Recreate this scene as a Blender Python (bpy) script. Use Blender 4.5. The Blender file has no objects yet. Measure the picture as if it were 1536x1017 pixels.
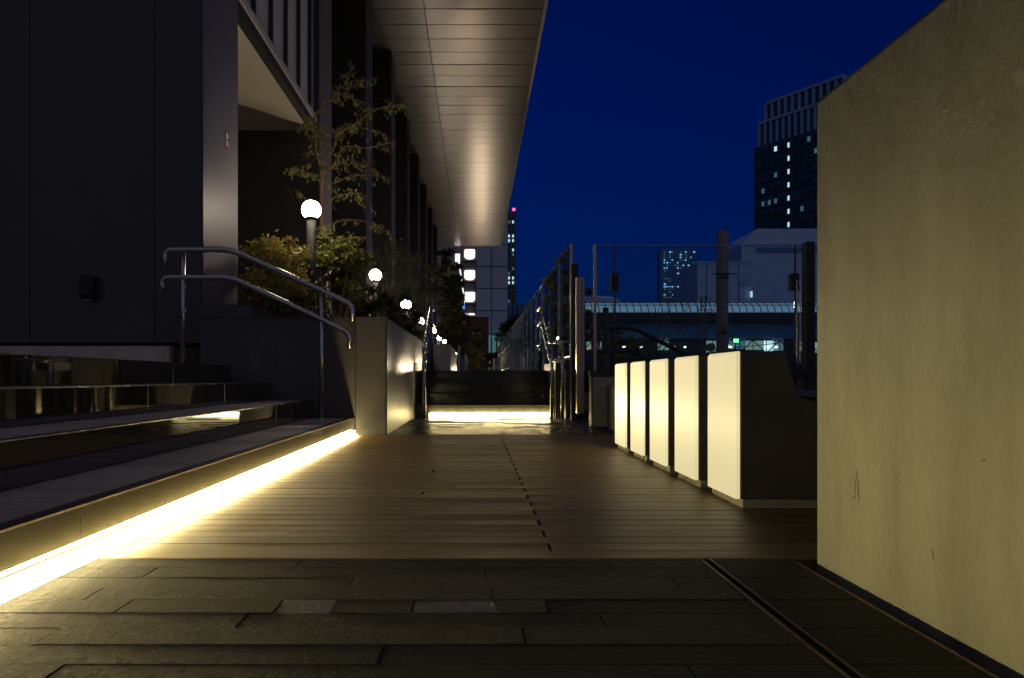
import bpy, bmesh, math, random
from mathutils import Vector, Matrix
R = math.radians
S = bpy.context.scene
C = S.collection
rnd = random.Random(7)

# ------------------------------------------------------------------ camera
EYE = 0.42           # a camera almost on the floor
F = 1152.0           # focal length in pixels of the 1536 px wide photograph
cam_d = bpy.data.cameras.new('camera')
cam = bpy.data.objects.new('camera', cam_d); C.objects.link(cam)
cam.location = (0, 0, EYE); cam.rotation_euler = (R(90), 0, 0)
cam_d.sensor_width = 36; cam_d.lens = 27.0
cam_d.shift_x = (768-714)/1536; cam_d.shift_y = (568-508.5)/1536
cam_d.clip_start = 0.02; cam_d.clip_end = 6000
S.camera = cam

# ------------------------------------------------------------------ sky, fill of the dusk sky, exposure
SUN_EL, SUN_ROT = R(-4.5), R(150)
w = bpy.data.worlds.new("World"); S.world = w; w.use_nodes = True
nt = w.node_tree; nt.nodes.clear()
sky = nt.nodes.new('ShaderNodeTexSky'); sky.sky_type = 'NISHITA'; sky.sun_disc = False
sky.sun_elevation = R(2); sky.sun_rotation = SUN_ROT; sky.ozone_density = 6; sky.air_density = 1.0; sky.dust_density = 0.0
mul = nt.nodes.new('ShaderNodeMix'); mul.data_type = 'RGBA'; mul.blend_type = 'MULTIPLY'; mul.inputs[0].default_value = 1
mul.inputs[7].default_value = (0.02, 0.40, 1.30, 1)
bg = nt.nodes.new('ShaderNodeBackground'); bg.inputs[1].default_value = 0.05
out = nt.nodes.new('ShaderNodeOutputWorld')
nt.links.new(sky.outputs[0], mul.inputs[6]); nt.links.new(mul.outputs[2], bg.inputs[0]); nt.links.new(bg.outputs[0], out.inputs[0])

sd = bpy.data.lights.new('dusk_glow', 'SUN'); sd.energy = 0.27; sd.angle = R(140); sd.color = (1.0, 0.92, 0.82)
so = bpy.data.objects.new('dusk_glow', sd); C.objects.link(so)
so.rotation_euler = (R(55), 0, R(25))        # last light and city glow from behind the camera, from the right
S.view_settings.view_transform = 'Standard'; S.view_settings.look = 'None'
S.view_settings.exposure = 0; S.view_settings.gamma = 1; S.view_settings.use_curve_mapping = False
S.render.engine = 'CYCLES'
S.cycles.use_denoising = True; S.cycles.sample_clamp_indirect = 4.0; S.cycles.sample_clamp_direct = 0
S.cycles.use_light_tree = True; S.cycles.max_bounces = 8; S.cycles.transparent_max_bounces = 24
S.cycles.caustics_reflective = False; S.cycles.caustics_refractive = False

# ------------------------------------------------------------------ helpers
def P(px, py, Y):
    return ((px-714)*Y/F, Y, EYE+(568-py)*Y/F)
def PX(px, Y): return (px-714)*Y/F
def PZ(py, Y): return EYE+(568-py)*Y/F

def tag(o, label=None, cat=None, group=None, kind=None):
    if label: o['label'] = label
    if cat: o['category'] = cat
    if group: o['group'] = group
    if kind: o['kind'] = kind
    return o
def empty(name, loc, label=None, cat=None, group=None, kind=None, parent=None):
    o = bpy.data.objects.new(name, None); C.objects.link(o); o.location = loc
    o.empty_display_size = .1
    if parent: setp(o, parent)
    return tag(o, label, cat, group, kind)
def setp(o, p):
    o.parent = p
    q = p; off = Vector((0, 0, 0))
    while q: off += q.location; q = q.parent
    o.location = Vector(o.location)-off      # geometry stays where it was written, in world coordinates

class MB:
    def __init__(s): s.v = []; s.f = []
    def box(s, x0, x1, y0, y1, z0, z1):
        n = len(s.v)
        s.v += [(x, y, z) for z in (z0, z1) for y in (y0, y1) for x in (x0, x1)]
        s.f += [tuple(n+i for i in q) for q in ((0,2,3,1),(4,5,7,6),(0,1,5,4),(2,6,7,3),(0,4,6,2),(1,3,7,5))]
        return s
    def tube(s, pts, r, n=10, cap=True):
        pts = [Vector(p) for p in pts]; k = len(pts)
        rr = r if isinstance(r, (list, tuple)) else [r]*k
        ring0 = len(s.v); up = None
        for i, p in enumerate(pts):
            d = (pts[min(i+1, k-1)]-pts[max(i-1, 0)]).normalized()
            if up is None:
                up = Vector((0, 0, 1)) if abs(d.z) < .9 else Vector((0, 1, 0))
            a = d.cross(up)
            if a.length < 1e-4: a = d.orthogonal()
            a.normalize(); b = d.cross(a).normalized(); up = -b if False else a.cross(d).normalized()
            for j in range(n):
                t = 2*math.pi*j/n
                s.v.append(tuple(p+a*(rr[i]*math.cos(t))+b*(rr[i]*math.sin(t))))
        for i in range(k-1):
            for j in range(n):
                A = ring0+i*n+j; B = ring0+i*n+(j+1) % n
                s.f.append((A, A+n, B+n, B))
        if cap:
            s.f.append(tuple(ring0+j for j in range(n))); s.f.append(tuple(ring0+(k-1)*n+j for j in reversed(range(n))))
        return s
    def prism(s, prof, a, b, axis='y'):
        # closed profile of 2-D points swept from a to b along the axis
        n = len(s.v); k = len(prof)
        for t in (a, b):
            for (p, q) in prof:
                s.v.append({'y': (p, t, q), 'x': (t, p, q), 'z': (p, q, t)}[axis])
        for i in range(k): s.f.append((n+i, n+(i+1) % k, n+k+(i+1) % k, n+k+i))
        s.f.append(tuple(n+i for i in reversed(range(k)))); s.f.append(tuple(n+k+i for i in range(k)))
        return s
    def lathe(s, c, prof, n=16):
        c = Vector(c); b = len(s.v)
        for (r, z) in prof:
            for j in range(n):
                t = 2*math.pi*j/n; s.v.append((c.x+r*math.cos(t), c.y+r*math.sin(t), c.z+z))
        for i in range(len(prof)-1):
            for j in range(n):
                A = b+i*n+j; B = b+i*n+(j+1) % n
                s.f.append((A, B, B+n, A+n))
        s.f.append(tuple(b+j for j in reversed(range(n)))); s.f.append(tuple(b+(len(prof)-1)*n+j for j in range(n)))
        return s
    def obj(s, name, m, parent=None, bevel=0, smooth=False, seg=1, fix=True, **kw):
        me = bpy.data.meshes.new(name)
        # origin at the centre of the base of the shape
        xs = [p[0] for p in s.v]; ys = [p[1] for p in s.v]; zs = [p[2] for p in s.v]
        o0 = Vector(((min(xs)+max(xs))/2, (min(ys)+max(ys))/2, min(zs)))
        me.from_pydata([tuple(Vector(p)-o0) for p in s.v], [], s.f)
        if fix or bevel:
            bm = bmesh.new(); bm.from_mesh(me)
            if fix: bmesh.ops.recalc_face_normals(bm, faces=bm.faces)
            if bevel: bmesh.ops.bevel(bm, geom=list(bm.edges), offset=bevel, segments=seg, affect='EDGES', profile=.5)
            bm.to_mesh(me); bm.free()
        if smooth:
            for p in me.polygons: p.use_smooth = len(p.vertices) <= 4
        me.materials.append(m)
        o = bpy.data.objects.new(name, me); C.objects.link(o); o.location = o0
        if parent: setp(o, parent)
        return tag(o, **kw)
def box(name, m, x0, x1, y0, y1, z0, z1, parent=None, bevel=0, **kw):
    return MB().box(x0, x1, y0, y1, z0, z1).obj(name, m, parent, bevel, **kw)
def smoothline(pts, sub=5):
    pts = [Vector(p) for p in pts]; q = [pts[0]]+pts+[pts[-1]]; o = []
    for i in range(1, len(q)-2):
        for t in range(sub):
            u = t/sub; a, b, c, d = q[i-1:i+3]
            o.append(.5*((2*b)+(c-a)*u+(2*a-5*b+4*c-d)*u*u+(3*b-a-3*c+d)*u**3))
    o.append(pts[-1]); return o
def fillet(pts, r, k=5):
    pts = [Vector(p) for p in pts]; o = [pts[0]]
    for i in range(1, len(pts)-1):
        a, b, c = pts[i-1:i+2]; d1 = (a-b); d2 = (c-b)
        rr = min(r, d1.length*.48, d2.length*.48)
        p, q = b+d1.normalized()*rr, b+d2.normalized()*rr
        for t in range(k+1):
            u = t/k; o.append((1-u)**2*p+2*u*(1-u)*b+u*u*q)
    o.append(pts[-1]); return o

# ------------------------------------------------------------------ materials
def mat(name, col, rough=.6, metal=0, var=.25, scale=6, stretch=(1, 1, 1), bump=0, bscale=40, bstretch=(1, 1, 1), per_obj=0.0,
        col2=None, spec=.5, rvar=0, aniso=0, coat=0, ior=1.5):
    m = bpy.data.materials.new(name); m.use_nodes = True; t = m.node_tree; n = t.nodes; L = t.links
    b = n['Principled BSDF']; b.inputs['Roughness'].default_value = rough; b.inputs['Metallic'].default_value = metal
    b.inputs['Specular IOR Level'].default_value = spec
    b.inputs['IOR'].default_value = ior
    if aniso: b.inputs['Anisotropic'].default_value = aniso
    if coat: b.inputs['Coat Weight'].default_value = coat; b.inputs['Coat Roughness'].default_value = .08
    tc = n.new('ShaderNodeTexCoord'); oi = n.new('ShaderNodeObjectInfo')
    def coords(st):
        mp = n.new('ShaderNodeMapping'); mp.inputs['Scale'].default_value = st
        ad = n.new('ShaderNodeVectorMath'); ad.operation = 'ADD'
        sc = n.new('ShaderNodeVectorMath'); sc.operation = 'SCALE'; sc.inputs[0].default_value = (17.3, 31.1, 9.7)
        L.new(oi.outputs['Random'], sc.inputs['Scale']); L.new(tc.outputs['Object'], ad.inputs[0]); L.new(sc.outputs[0], ad.inputs[1])
        L.new(ad.outputs[0], mp.inputs[0]); return mp.outputs[0]
    nz = n.new('ShaderNodeTexNoise'); nz.inputs['Scale'].default_value = scale; nz.inputs['Detail'].default_value = 6; nz.inputs['Roughness'].default_value = .62
    L.new(coords(stretch), nz.inputs['Vector'])
    cr = n.new('ShaderNodeMapRange'); cr.inputs[1].default_value = .3; cr.inputs[2].default_value = .7
    L.new(nz.outputs[0], cr.inputs[0])
    mx = n.new('ShaderNodeMix'); mx.data_type = 'RGBA'
    c2 = col2 or tuple(c*(1-var) for c in col)
    c1 = col if col2 else tuple(min(1, c*(1+var)) for c in col)
    mx.inputs[6].default_value = (*c2, 1); mx.inputs[7].default_value = (*c1, 1); L.new(cr.outputs[0], mx.inputs[0])
    last = mx.outputs[2]
    if per_obj:
        mr = n.new('ShaderNodeMapRange'); mr.inputs[3].default_value = 1-per_obj; mr.inputs[4].default_value = 1+per_obj
        L.new(oi.outputs['Random'], mr.inputs[0])
        hs = n.new('ShaderNodeVectorMath'); hs.operation = 'SCALE'; L.new(last, hs.inputs[0]); L.new(mr.outputs[0], hs.inputs['Scale']); last = hs.outputs[0]
    L.new(last, b.inputs['Base Color'])
    if rvar:
        mr = n.new('ShaderNodeMapRange'); mr.inputs[3].default_value = max(0, rough-rvar); mr.inputs[4].default_value = rough+rvar
        L.new(cr.outputs[0], mr.inputs[0]); L.new(mr.outputs[0], b.inputs['Roughness'])
    if bump:
        bz = n.new('ShaderNodeTexNoise'); bz.inputs['Scale'].default_value = bscale; bz.inputs['Detail'].default_value = 8; bz.inputs['Roughness'].default_value = .65
        L.new(coords(bstretch), bz.inputs['Vector'])
        bp = n.new('ShaderNodeBump'); bp.inputs['Distance'].default_value = bump; bp.inputs['Strength'].default_value = 1
        L.new(bz.outputs[0], bp.inputs['Height']); L.new(bp.outputs[0], b.inputs['Normal'])
    return m
def emis(name, col, st):
    m = bpy.data.materials.new(name); m.use_nodes = True; t = m.node_tree
    b = t.nodes['Principled BSDF']; b.inputs['Base Color'].default_value = (.7, .7, .68, 1); b.inputs['Roughness'].default_value = .35
    b.inputs['Emission Color'].default_value = (*col, 1); b.inputs['Emission Strength'].default_value = st
    return m
def glass(name, tint, ior=1.5, rough=0.0, weight=1.0):
    m = bpy.data.materials.new(name); m.use_nodes = True; t = m.node_tree; n = t.nodes; n.clear(); L = t.links
    o = n.new('ShaderNodeOutputMaterial'); mx = n.new('ShaderNodeMixShader'); tr = n.new('ShaderNodeBsdfTransparent'); gl = n.new('ShaderNodeBsdfGlossy')
    fr = n.new('ShaderNodeFresnel'); fr.inputs[0].default_value = ior
    ge = n.new('ShaderNodeNewGeometry'); inv = n.new('ShaderNodeMix'); inv.data_type = 'FLOAT'
    # the same Fresnel on the back face as on the front
    mr = n.new('ShaderNodeMath'); mr.operation = 'MULTIPLY'; mr.inputs[1].default_value = weight
    lw = n.new('ShaderNodeLayerWeight'); lw.inputs[0].default_value = .12
    L.new(lw.outputs[0], mr.inputs[0])
    tr.inputs[0].default_value = (*tint, 1); gl.inputs[1].default_value = rough; gl.inputs[0].default_value = (.9, .95, 1, 1)
    L.new(mr.outputs[0], mx.inputs[0]); L.new(tr.outputs[0], mx.inputs[1]); L.new(gl.outputs[0], mx.inputs[2]); L.new(mx.outputs[0], o.inputs[0])
    return m
def leafmat(name, c1, c2, c3=None, tr=.25):
    m = bpy.data.materials.new(name); m.use_nodes = True; t = m.node_tree; n = t.nodes; L = t.links
    b = n['Principled BSDF']; b.inputs['Roughness'].default_value = .5
    ge = n.new('ShaderNodeNewGeometry'); cr = n.new('ShaderNodeValToRGB')
    cr.color_ramp.elements[0].color = (*c1, 1); cr.color_ramp.elements[1].color = (*c2, 1)
    if c3:
        e = cr.color_ramp.elements.new(.9); e.color = (*c2, 1); cr.color_ramp.elements[-1].color = (*c3, 1)
    L.new(ge.outputs['Random Per Island'], cr.inputs[0]); L.new(cr.outputs[0], b.inputs['Base Color'])
    if tr:
        ts = n.new('ShaderNodeBsdfTranslucent'); L.new(cr.outputs[0], ts.inputs[0])
        mx = n.new('ShaderNodeMixShader'); mx.inputs[0].default_value = tr
        L.new(b.outputs[0], mx.inputs[1]); L.new(ts.outputs[0], mx.inputs[2]); L.new(mx.outputs[0], n['Material Output'].inputs[0])
    return m

WARM = (1.0, 0.80, 0.36)
M = dict(
    plank=mat('deck_wood', (.150, .098, .034), .46, spec=.28, var=.3, scale=5, stretch=(.6, 14, 14), bump=.0013, bscale=10, bstretch=(.5, 26, 26), per_obj=.22, rvar=.12),
    granite=mat('flamed_granite', (.0165, .0158, .015), .66, var=.8, scale=85, bump=.010, bscale=80, per_obj=.3, spec=.16, rvar=.12),
    polished=mat('polished_granite', (.026, .025, .024), .13, var=.5, scale=60, bump=.0030, bscale=85, per_obj=.1, rvar=.03, spec=.6),
    riser=mat('polished_black_stone', (.030, .027, .018), .025, var=.2, scale=20, spec=1.0, per_obj=.15, ior=1.85),
    tread=mat('step_stone', (.36, .31, .28), .5, var=.3, scale=60, bump=.0015, bscale=70, per_obj=.22),
    dark=mat('dark_cladding', (.050, .045, .034), .45, var=.15, scale=2, bump=.0006, bscale=30, per_obj=.06),
    darkwall=mat('charcoal_render', (.045, .042, .038), .55, var=.2, scale=3, bump=.001, bscale=50),
    colface=mat('satin_metal_panel', (.125, .12, .155), .60, metal=.35, var=.12, scale=1.5, stretch=(1, 1, .3), rvar=.08),
    soffit=mat('soffit_aluminium', (.40, .375, .40), .275, metal=.74, var=.05, scale=2.5, bump=0, per_obj=.07),
    facade=mat('facade_panel', (.50, .46, .46), .5, var=.1, scale=2, per_obj=.05),
    ceiling=mat('recess_ceiling', (.62, .56, .50), .7, var=.06, scale=2),
    plinth=mat('concrete_plinth', (.50, .43, .33), .7, var=.2, scale=6, bump=.001),
    plaster=mat('trowelled_plaster', (.315, .315, .24), .5, col2=(.18, .178, .125), scale=3.2, stretch=(1, 1.6, .35), bump=.03, bscale=6, bstretch=(1, 1, .8), spec=.4),
    steel=mat('brushed_steel', (.38, .37, .36), .26, metal=1, var=.1, scale=8, rvar=.05),
    bronze=mat('warm_steel_plate', (.36, .31, .25), .35, metal=.8, var=.12, scale=8, stretch=(1, 1, .2)),
    black=mat('black_paint', (.012, .012, .013), .65, var=.2, scale=10),
    gap=mat('dark_substrate', (.006, .006, .006), .9, var=.2),
    rust=mat('weathered_channel_steel', (.09, .055, .035), .55, metal=.5, var=.5, scale=30),
    concrete=mat('concrete', (.16, .15, .13), .75, var=.25, scale=8, bump=.0015, bscale=60),
    bench=mat('dark_cast_stone', (.045, .041, .032), .7, var=.3, scale=9, bump=.0015, bscale=50),
    greyskirt=mat('grey_skirting', (.20, .19, .15), .5, var=.2, scale=12),
    riserfar=mat('honed_black_stone', (.022, .020, .015), .16, var=.3, scale=12, spec=.4, per_obj=.15, rvar=.05),
    honed=mat('honed_paving', (.035, .033, .030), .26, var=.3, scale=12, per_obj=.3, rvar=.04),
    honedrough=mat('rough_paving', (.03, .028, .025), .55, var=.3, scale=12, per_obj=.3, spec=.3),
    side=mat('planter_side_metal', (.24, .23, .20), .42, metal=.15, var=.35, scale=9, stretch=(1, 6, .25), rvar=.12),
    planter=mat('planter_render', (.055, .05, .045), .5, var=.15, scale=5, bump=.0006),
    soil=mat('soil', (.05, .035, .022), .9, var=.5, scale=30, bump=.02, bscale=30),
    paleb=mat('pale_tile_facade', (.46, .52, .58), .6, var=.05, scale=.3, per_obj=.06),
    purpleb=mat('mauve_facade', (.42, .36, .37), .6, var=.05, scale=.3),
    brick=mat('red_brick_wall', (.22, .075, .04), .8, var=.25, scale=8),
    towerdark=mat('dark_tower_glass', (.04, .10, .13), .35, var=.2, scale=.2),
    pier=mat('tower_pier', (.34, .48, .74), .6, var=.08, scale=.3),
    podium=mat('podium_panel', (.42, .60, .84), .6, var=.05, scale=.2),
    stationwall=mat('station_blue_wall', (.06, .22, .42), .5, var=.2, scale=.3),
    stationdark=mat('station_dark_beam', (.02, .03, .045), .6, var=.2, scale=.4),
    truss=mat('truss_steel', (.03, .04, .045), .6, var=.2),
    asphalt=mat('asphalt', (.05, .05, .05), .85, var=.2, scale=1, bump=.01),
    bark=mat('bark', (.16, .10, .06), .8, var=.4, scale=25, stretch=(1, 1, .3), bump=.003, bscale=60),
    greentree=mat('painted_green_steel', (.03, .08, .06), .5, var=.1),
    signred=mat('red_sticker', (.18, .04, .05), .5, var=.1), signwhite=mat('white_sticker', (.8, .78, .75), .5, var=.05),
    print=mat('grey_lettering', (.11, .105, .10), .5, var=.1),
    cloth=mat('dark_clothes', (.02, .02, .022), .8, var=.2), skin=mat('skin', (.35, .22, .16), .5, var=.05),
    glass=glass('clear_glass', (.86, .93, .95), weight=.9),
    glassedge=mat('glass_edge', (.10, .22, .20), .1, var=.1, spec=.8),
    smoked=glass('fence_glass', (.90, .95, .95), weight=.6),
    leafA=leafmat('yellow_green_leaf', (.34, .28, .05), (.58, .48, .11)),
    leafB=leafmat('green_leaf', (.08, .11, .025), (.22, .22, .04), (.36, .16, .04)),
    leafC=leafmat('dark_leaf', (.03, .04, .014), (.08, .09, .03), (.14, .09, .03)),
    leafG=leafmat('grey_green_leaf', (.06, .065, .045), (.12, .12, .08)),
    led=emis('led_strip', WARM, 11),
    globe=emis('lamp_globe', (1.0, .84, .60), 65),
    winwarm=emis('lit_room_window', (1.0, .90, .74), 2.6),
    wincold=emis('lit_window_cold', (.55, .85, .95), .9),
    windim=emis('dim_window', (.10, .32, .45), .22),
    windowblue=emis('reflected_window_blue', (.25, .62, 1.0), 1.0),
    platform=emis('platform_light', (.50, .85, .62), .22),
    platbright=emis('platform_lamp', (.80, 1.0, .80), 2.2),
    roofpane=emis('glowing_roof_pane', (.14, .34, .52), .34),
    teal=emis('teal_glass_lit', (.18, .55, .50), .16),
    bluesign=emis('blue_sign', (.10, .30, 1.0), 1.3),
    green=emis('green_signal', (.15, 1.0, .35), 2.5),
    redlamp=emis('red_beacon', (1.0, .03, .05), 9),
    fascialight=emis('canopy_edge_light', (1.0, .88, .86), 1.4),
    uplight=emis('added_uplight_lens', (1.0, .80, .55), 3),
)
# luminous bench face: opal sheet with a tube's mid-height glow painted into its emission
def opal(name, hot):
    m = bpy.data.materials.new(name); m.use_nodes = True; t = m.node_tree; n = t.nodes; L = t.links
    b = n['Principled BSDF']; b.inputs['Base Color'].default_value = (.06, .058, .05, 1); b.inputs['Roughness'].default_value = .45
    tc = n.new('ShaderNodeTexCoord'); sp = n.new('ShaderNodeSeparateXYZ'); L.new(tc.outputs['Object'], sp.inputs[0])
    a = n.new('ShaderNodeMath'); a.operation = 'SUBTRACT'; a.inputs[1].default_value = .245; L.new(sp.outputs['Z'], a.inputs[0])
    d = n.new('ShaderNodeMath'); d.operation = 'DIVIDE'; d.inputs[1].default_value = .085; L.new(a.outputs[0], d.inputs[0])
    q = n.new('ShaderNodeMath'); q.operation = 'POWER'; q.inputs[1].default_value = 2; L.new(d.outputs[0], q.inputs[0])
    p = n.new('ShaderNodeMath'); p.operation = 'ADD'; p.inputs[1].default_value = 1; L.new(q.outputs[0], p.inputs[0])
    r = n.new('ShaderNodeMath'); r.operation = 'DIVIDE'; r.inputs[0].default_value = hot; L.new(p.outputs[0], r.inputs[1])
    s_ = n.new('ShaderNodeMath'); s_.operation = 'ADD'; s_.inputs[1].default_value = .66; L.new(r.outputs[0], s_.inputs[0])
    b.inputs['Emission Color'].default_value = (1.0, .86, .47, 1); L.new(s_.outputs[0], b.inputs['Emission Strength'])
    return m

# ------------------------------------------------------------------ plants
def leafcloud(name, m, clumps, n, size, seed, parent, aspect=2.2, droop=.3):
    r = random.Random(seed); v = []; f = []
    tot = sum(c[1] for c in clumps)
    for (c, rad, sx, sz) in [(Vector(c[0]), c[1], c[2], c[3]) for c in clumps]:
        for _ in range(int(n*rad/tot)):
            d = Vector((r.gauss(0, 1), r.gauss(0, 1), r.gauss(0, 1)))
            d *= rad*.55
            p = c+Vector((d.x*sx, d.y*sx, d.z*sz))
            a = Vector((r.gauss(0, 1), r.gauss(0, 1), r.gauss(0, .7)-droop)).normalized()
            b = a.orthogonal().normalized(); b = Matrix.Rotation(r.uniform(0, 6.28), 3, a) @ b
            s = size*r.uniform(.55, 1.25); k = len(v)
            nrm = a.cross(b)*s*.12
            v += [tuple(p-a*s), tuple(p+b*s/aspect+nrm), tuple(p+a*s), tuple(p-b*s/aspect+nrm)]
            f += [(k, k+1, k+2), (k, k+2, k+3)]
    mb = MB(); mb.v = v; mb.f = f
    return mb.obj(name, m, parent, fix=False)
def shrub(name, lab, cat, c, rx, rz, n, size, m, seed, zb=.80, clumps=22, ry=None, stems=9, aspect=2.2, group='shrubs in the planter'):
    r = random.Random(seed); ry = ry or rx
    t = empty(name, (c[0], c[1], zb), lab, cat, group)
    cl = []; st_ = MB()
    clumps = int(clumps*1.5)
    for k in range(clumps):
        while True:
            q = Vector((r.uniform(-1, 1), r.uniform(-1, 1), r.uniform(-1, 1)))
            if .2 < q.length < 1.18: break
        p = (c[0]+q.x*rx, c[1]+q.y*ry, c[2]+q.z*rz)
        cl.append((p, min(rx, rz)*r.uniform(.14, .38), r.uniform(.8, 1.3), r.uniform(.6, 1.0)))
        if k < stems*2:
            b0 = Vector((c[0]+r.uniform(-.15, .15)*rx, c[1]+r.uniform(-.15, .15)*ry, zb-.01))
            mid = b0.lerp(Vector(p), .5)+Vector((r.uniform(-.1, .1)*rx, 0, .1*rz))
            st_.tube(smoothline([b0, mid, p], 3), [.012*max(rx, .4)]*3+[.008*max(rx, .4)]*2+[.004, .003][:2], 5) if False else st_.tube([b0, mid, p], [.02*rx+.004, .012*rx+.003, .003], 5)
    st_.obj('stems', M['bark'], t)
    leafcloud('foliage', m, cl, n, size, seed+1, t, aspect)
    return t
def PC(px, py, Y): return P(px, py, Y)
# ------------------------------------------------------------------ ground and floors
g = MB(); g.v = [(-3000, -3000, -7), (3000, -3000, -7), (3000, 3000, -7), (-3000, 3000, -7)]; g.f = [(0, 1, 2, 3)]
g.obj('ground', M['asphalt'], kind='structure')

PITCH = .0823
Y0 = 1.793          # stone floor in front of it, wooden deck behind it
LX = -.908          # foot of the steps
WX = .773           # face of the plaster wall
YP = 5.76           # planter front, end of the deck
deck = box('deck', M['gap'], LX-.05, 1.30, Y0-.004, YP-.002, -.12, -.032, kind='structure')
n_rows = 48
for i in range(n_rows):
    y0 = Y0+i*PITCH; y1 = y0+PITCH-.0025
    if y1 > YP: break
    if i % 2 == 1: cuts = [.184]
    elif i in (12, 20): cuts = [-.197]
    else: cuts = [rnd.choice([1.5, 1.02, 1.5])]
    xs = [LX-.02]+[c for c in cuts if c < 1.25]+[1.28]
    for a, b in zip(xs[:-1], xs[1:]):
        dz = rnd.uniform(-.0007, .0007)
        box('plank', M['plank'], a+(.0045 if a > LX else 0), b-(.0045 if b < 1.28 else 0), y0, y1, -.03+dz, dz, deck, bevel=.002)

pav = box('pavement', M['gap'], LX-.05, 2.4, -1.5, Y0-.006, -.12, -.028, kind='structure')
joints = {0: [-.403, .30], 1: [-.708, .02], 2: [-.257, .41], 3: [-.747, .031], 4: [-.65, -.365, -.262, -.116, .038, .131], 5: [-.407, .22], 6: [-.70, .078], 7: [-.145], 8: [-.605, .31], 9: [-.2, .2]}
for i in range(22):
    y1 = Y0-i*PITCH-.005; y0 = y1-PITCH+.0018
    js = joints.get(i, [rnd.uniform(-.8, -.3), rnd.uniform(-.1, .4)])
    xs = [LX-.02]+js+[.519]
    for k, (a, b) in enumerate(zip(xs[:-1], xs[1:])):
        dz = rnd.uniform(-.0009, .0009)
        m = M['polished'] if i == 4 and k in (2, 4) else M['granite']
        ps = box('paving_slab', m, a+.0010, b-.0010, y0, y1, -.025+dz, dz, pav, bevel=.0008)
        if m is M['polished'] and k == 2: ps.rotation_euler.x = R(1.3); ps.location.z -= .0005
    dz = rnd.uniform(-.0006, .0006)
    if i % 2 == 0:
        yy = y0-PITCH if i < 21 else y0
        box('paving_slab', M['granite'], .549, .728, yy, y1, -.025+dz, dz, pav, bevel=.0015)
dr = empty('drain_channel', (.534, 0, 0), 'narrow slotted steel drain running across the stone paving', 'drain')
box('channel_edge', M['rust'], .5205, .5265, -1.4, Y0-.006, -.026, .001, dr)
box('channel_edge', M['rust'], .5415, .5475, -1.4, Y0-.006, -.026, .001, dr)
box('channel_bed', M['black'], .5267, .5413, -1.4, Y0-.006, -.026, -.016, dr)
dr = empty('drain_channel', (.75, 0, 0), 'open dark drain gap along the foot of the plaster wall', 'drain')
box('channel_edge', M['rust'], .7295, .7355, -1.4, Y0-.03, -.026, .0015, dr)
box('channel_bed', M['black'], .736, .772, -1.4, Y0-.03, -.026, -.02, dr)

# plaster wall at the right
pw = box('plaster_wall', M['plaster'], WX, 1.35, -1.6, 1.743, -.022, 1.045, label='tall beige trowelled plaster wall at the right edge', cat='wall', bevel=.004)
cap = box('wall_cap', M['dark'], WX+.003, 1.345, -1.59, 1.738, 1.0455, 1.049, pw)
# scratches and chips in the plaster
rs = random.Random(31)
for px, py, h_ in ((1283, 722, 34), (1288.5, 735, 36), (1281, 745, 8), (1401, 832, 14), (1345, 716, 4), (1475, 690, 4)):
    yy = WX*F/(px-714); z0 = PZ(py+h_/2, yy); z1 = PZ(py-h_/2, yy); wv = rs.uniform(.0006, .0012)*(1.5 if h_ < 10 else 1)
    sl = rs.uniform(-.004, .004)
    MB().prism([(yy-wv, z0), (yy+wv, z0+.002), (yy+sl+wv*1.5, (z0+z1)/2), (yy+sl*2+wv*.3, z1), (yy+sl*2-wv*.3, z1-.001), (yy+sl-wv, (z0+z1)/2)], WX-.0008, WX+.001, 'x').obj('scratch', M['rust'], pw)
# darker paving strip behind the deck, up to the far steps
pv2 = box('pavement', M['gap'], -.672, 3.2, YP, 8.34, -.12, -.028, kind='structure')
i = 0; y = YP+.004
while y < 8.2:
    xs = [-.668]+sorted([rnd.uniform(-.4, .1), rnd.uniform(.2, .7)])+[.80]
    for a, b in zip(xs[:-1], xs[1:]):
        dz = rnd.uniform(-.0006, .0006)
        box('paving_slab', M['honed'] if rnd.random() < .6 else M['honedrough'], a+.0015, b-.0015, y, y+.162, -.025+dz, dz, pv2)
    y += .165
gr = empty('drain_grate', (.89, 7.2, 0), 'ribbed steel floor grate beside the far steps', 'grate')
for k in range(15):
    box('grate_bar', M['steel'], .812, .98, 5.9+k*.16, 5.97+k*.16, -.02, .003, gr)
box('slab_bed', M['honedrough'], .803, 3.1, YP+.01, 8.33, -.027, -.012, pv2)

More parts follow.
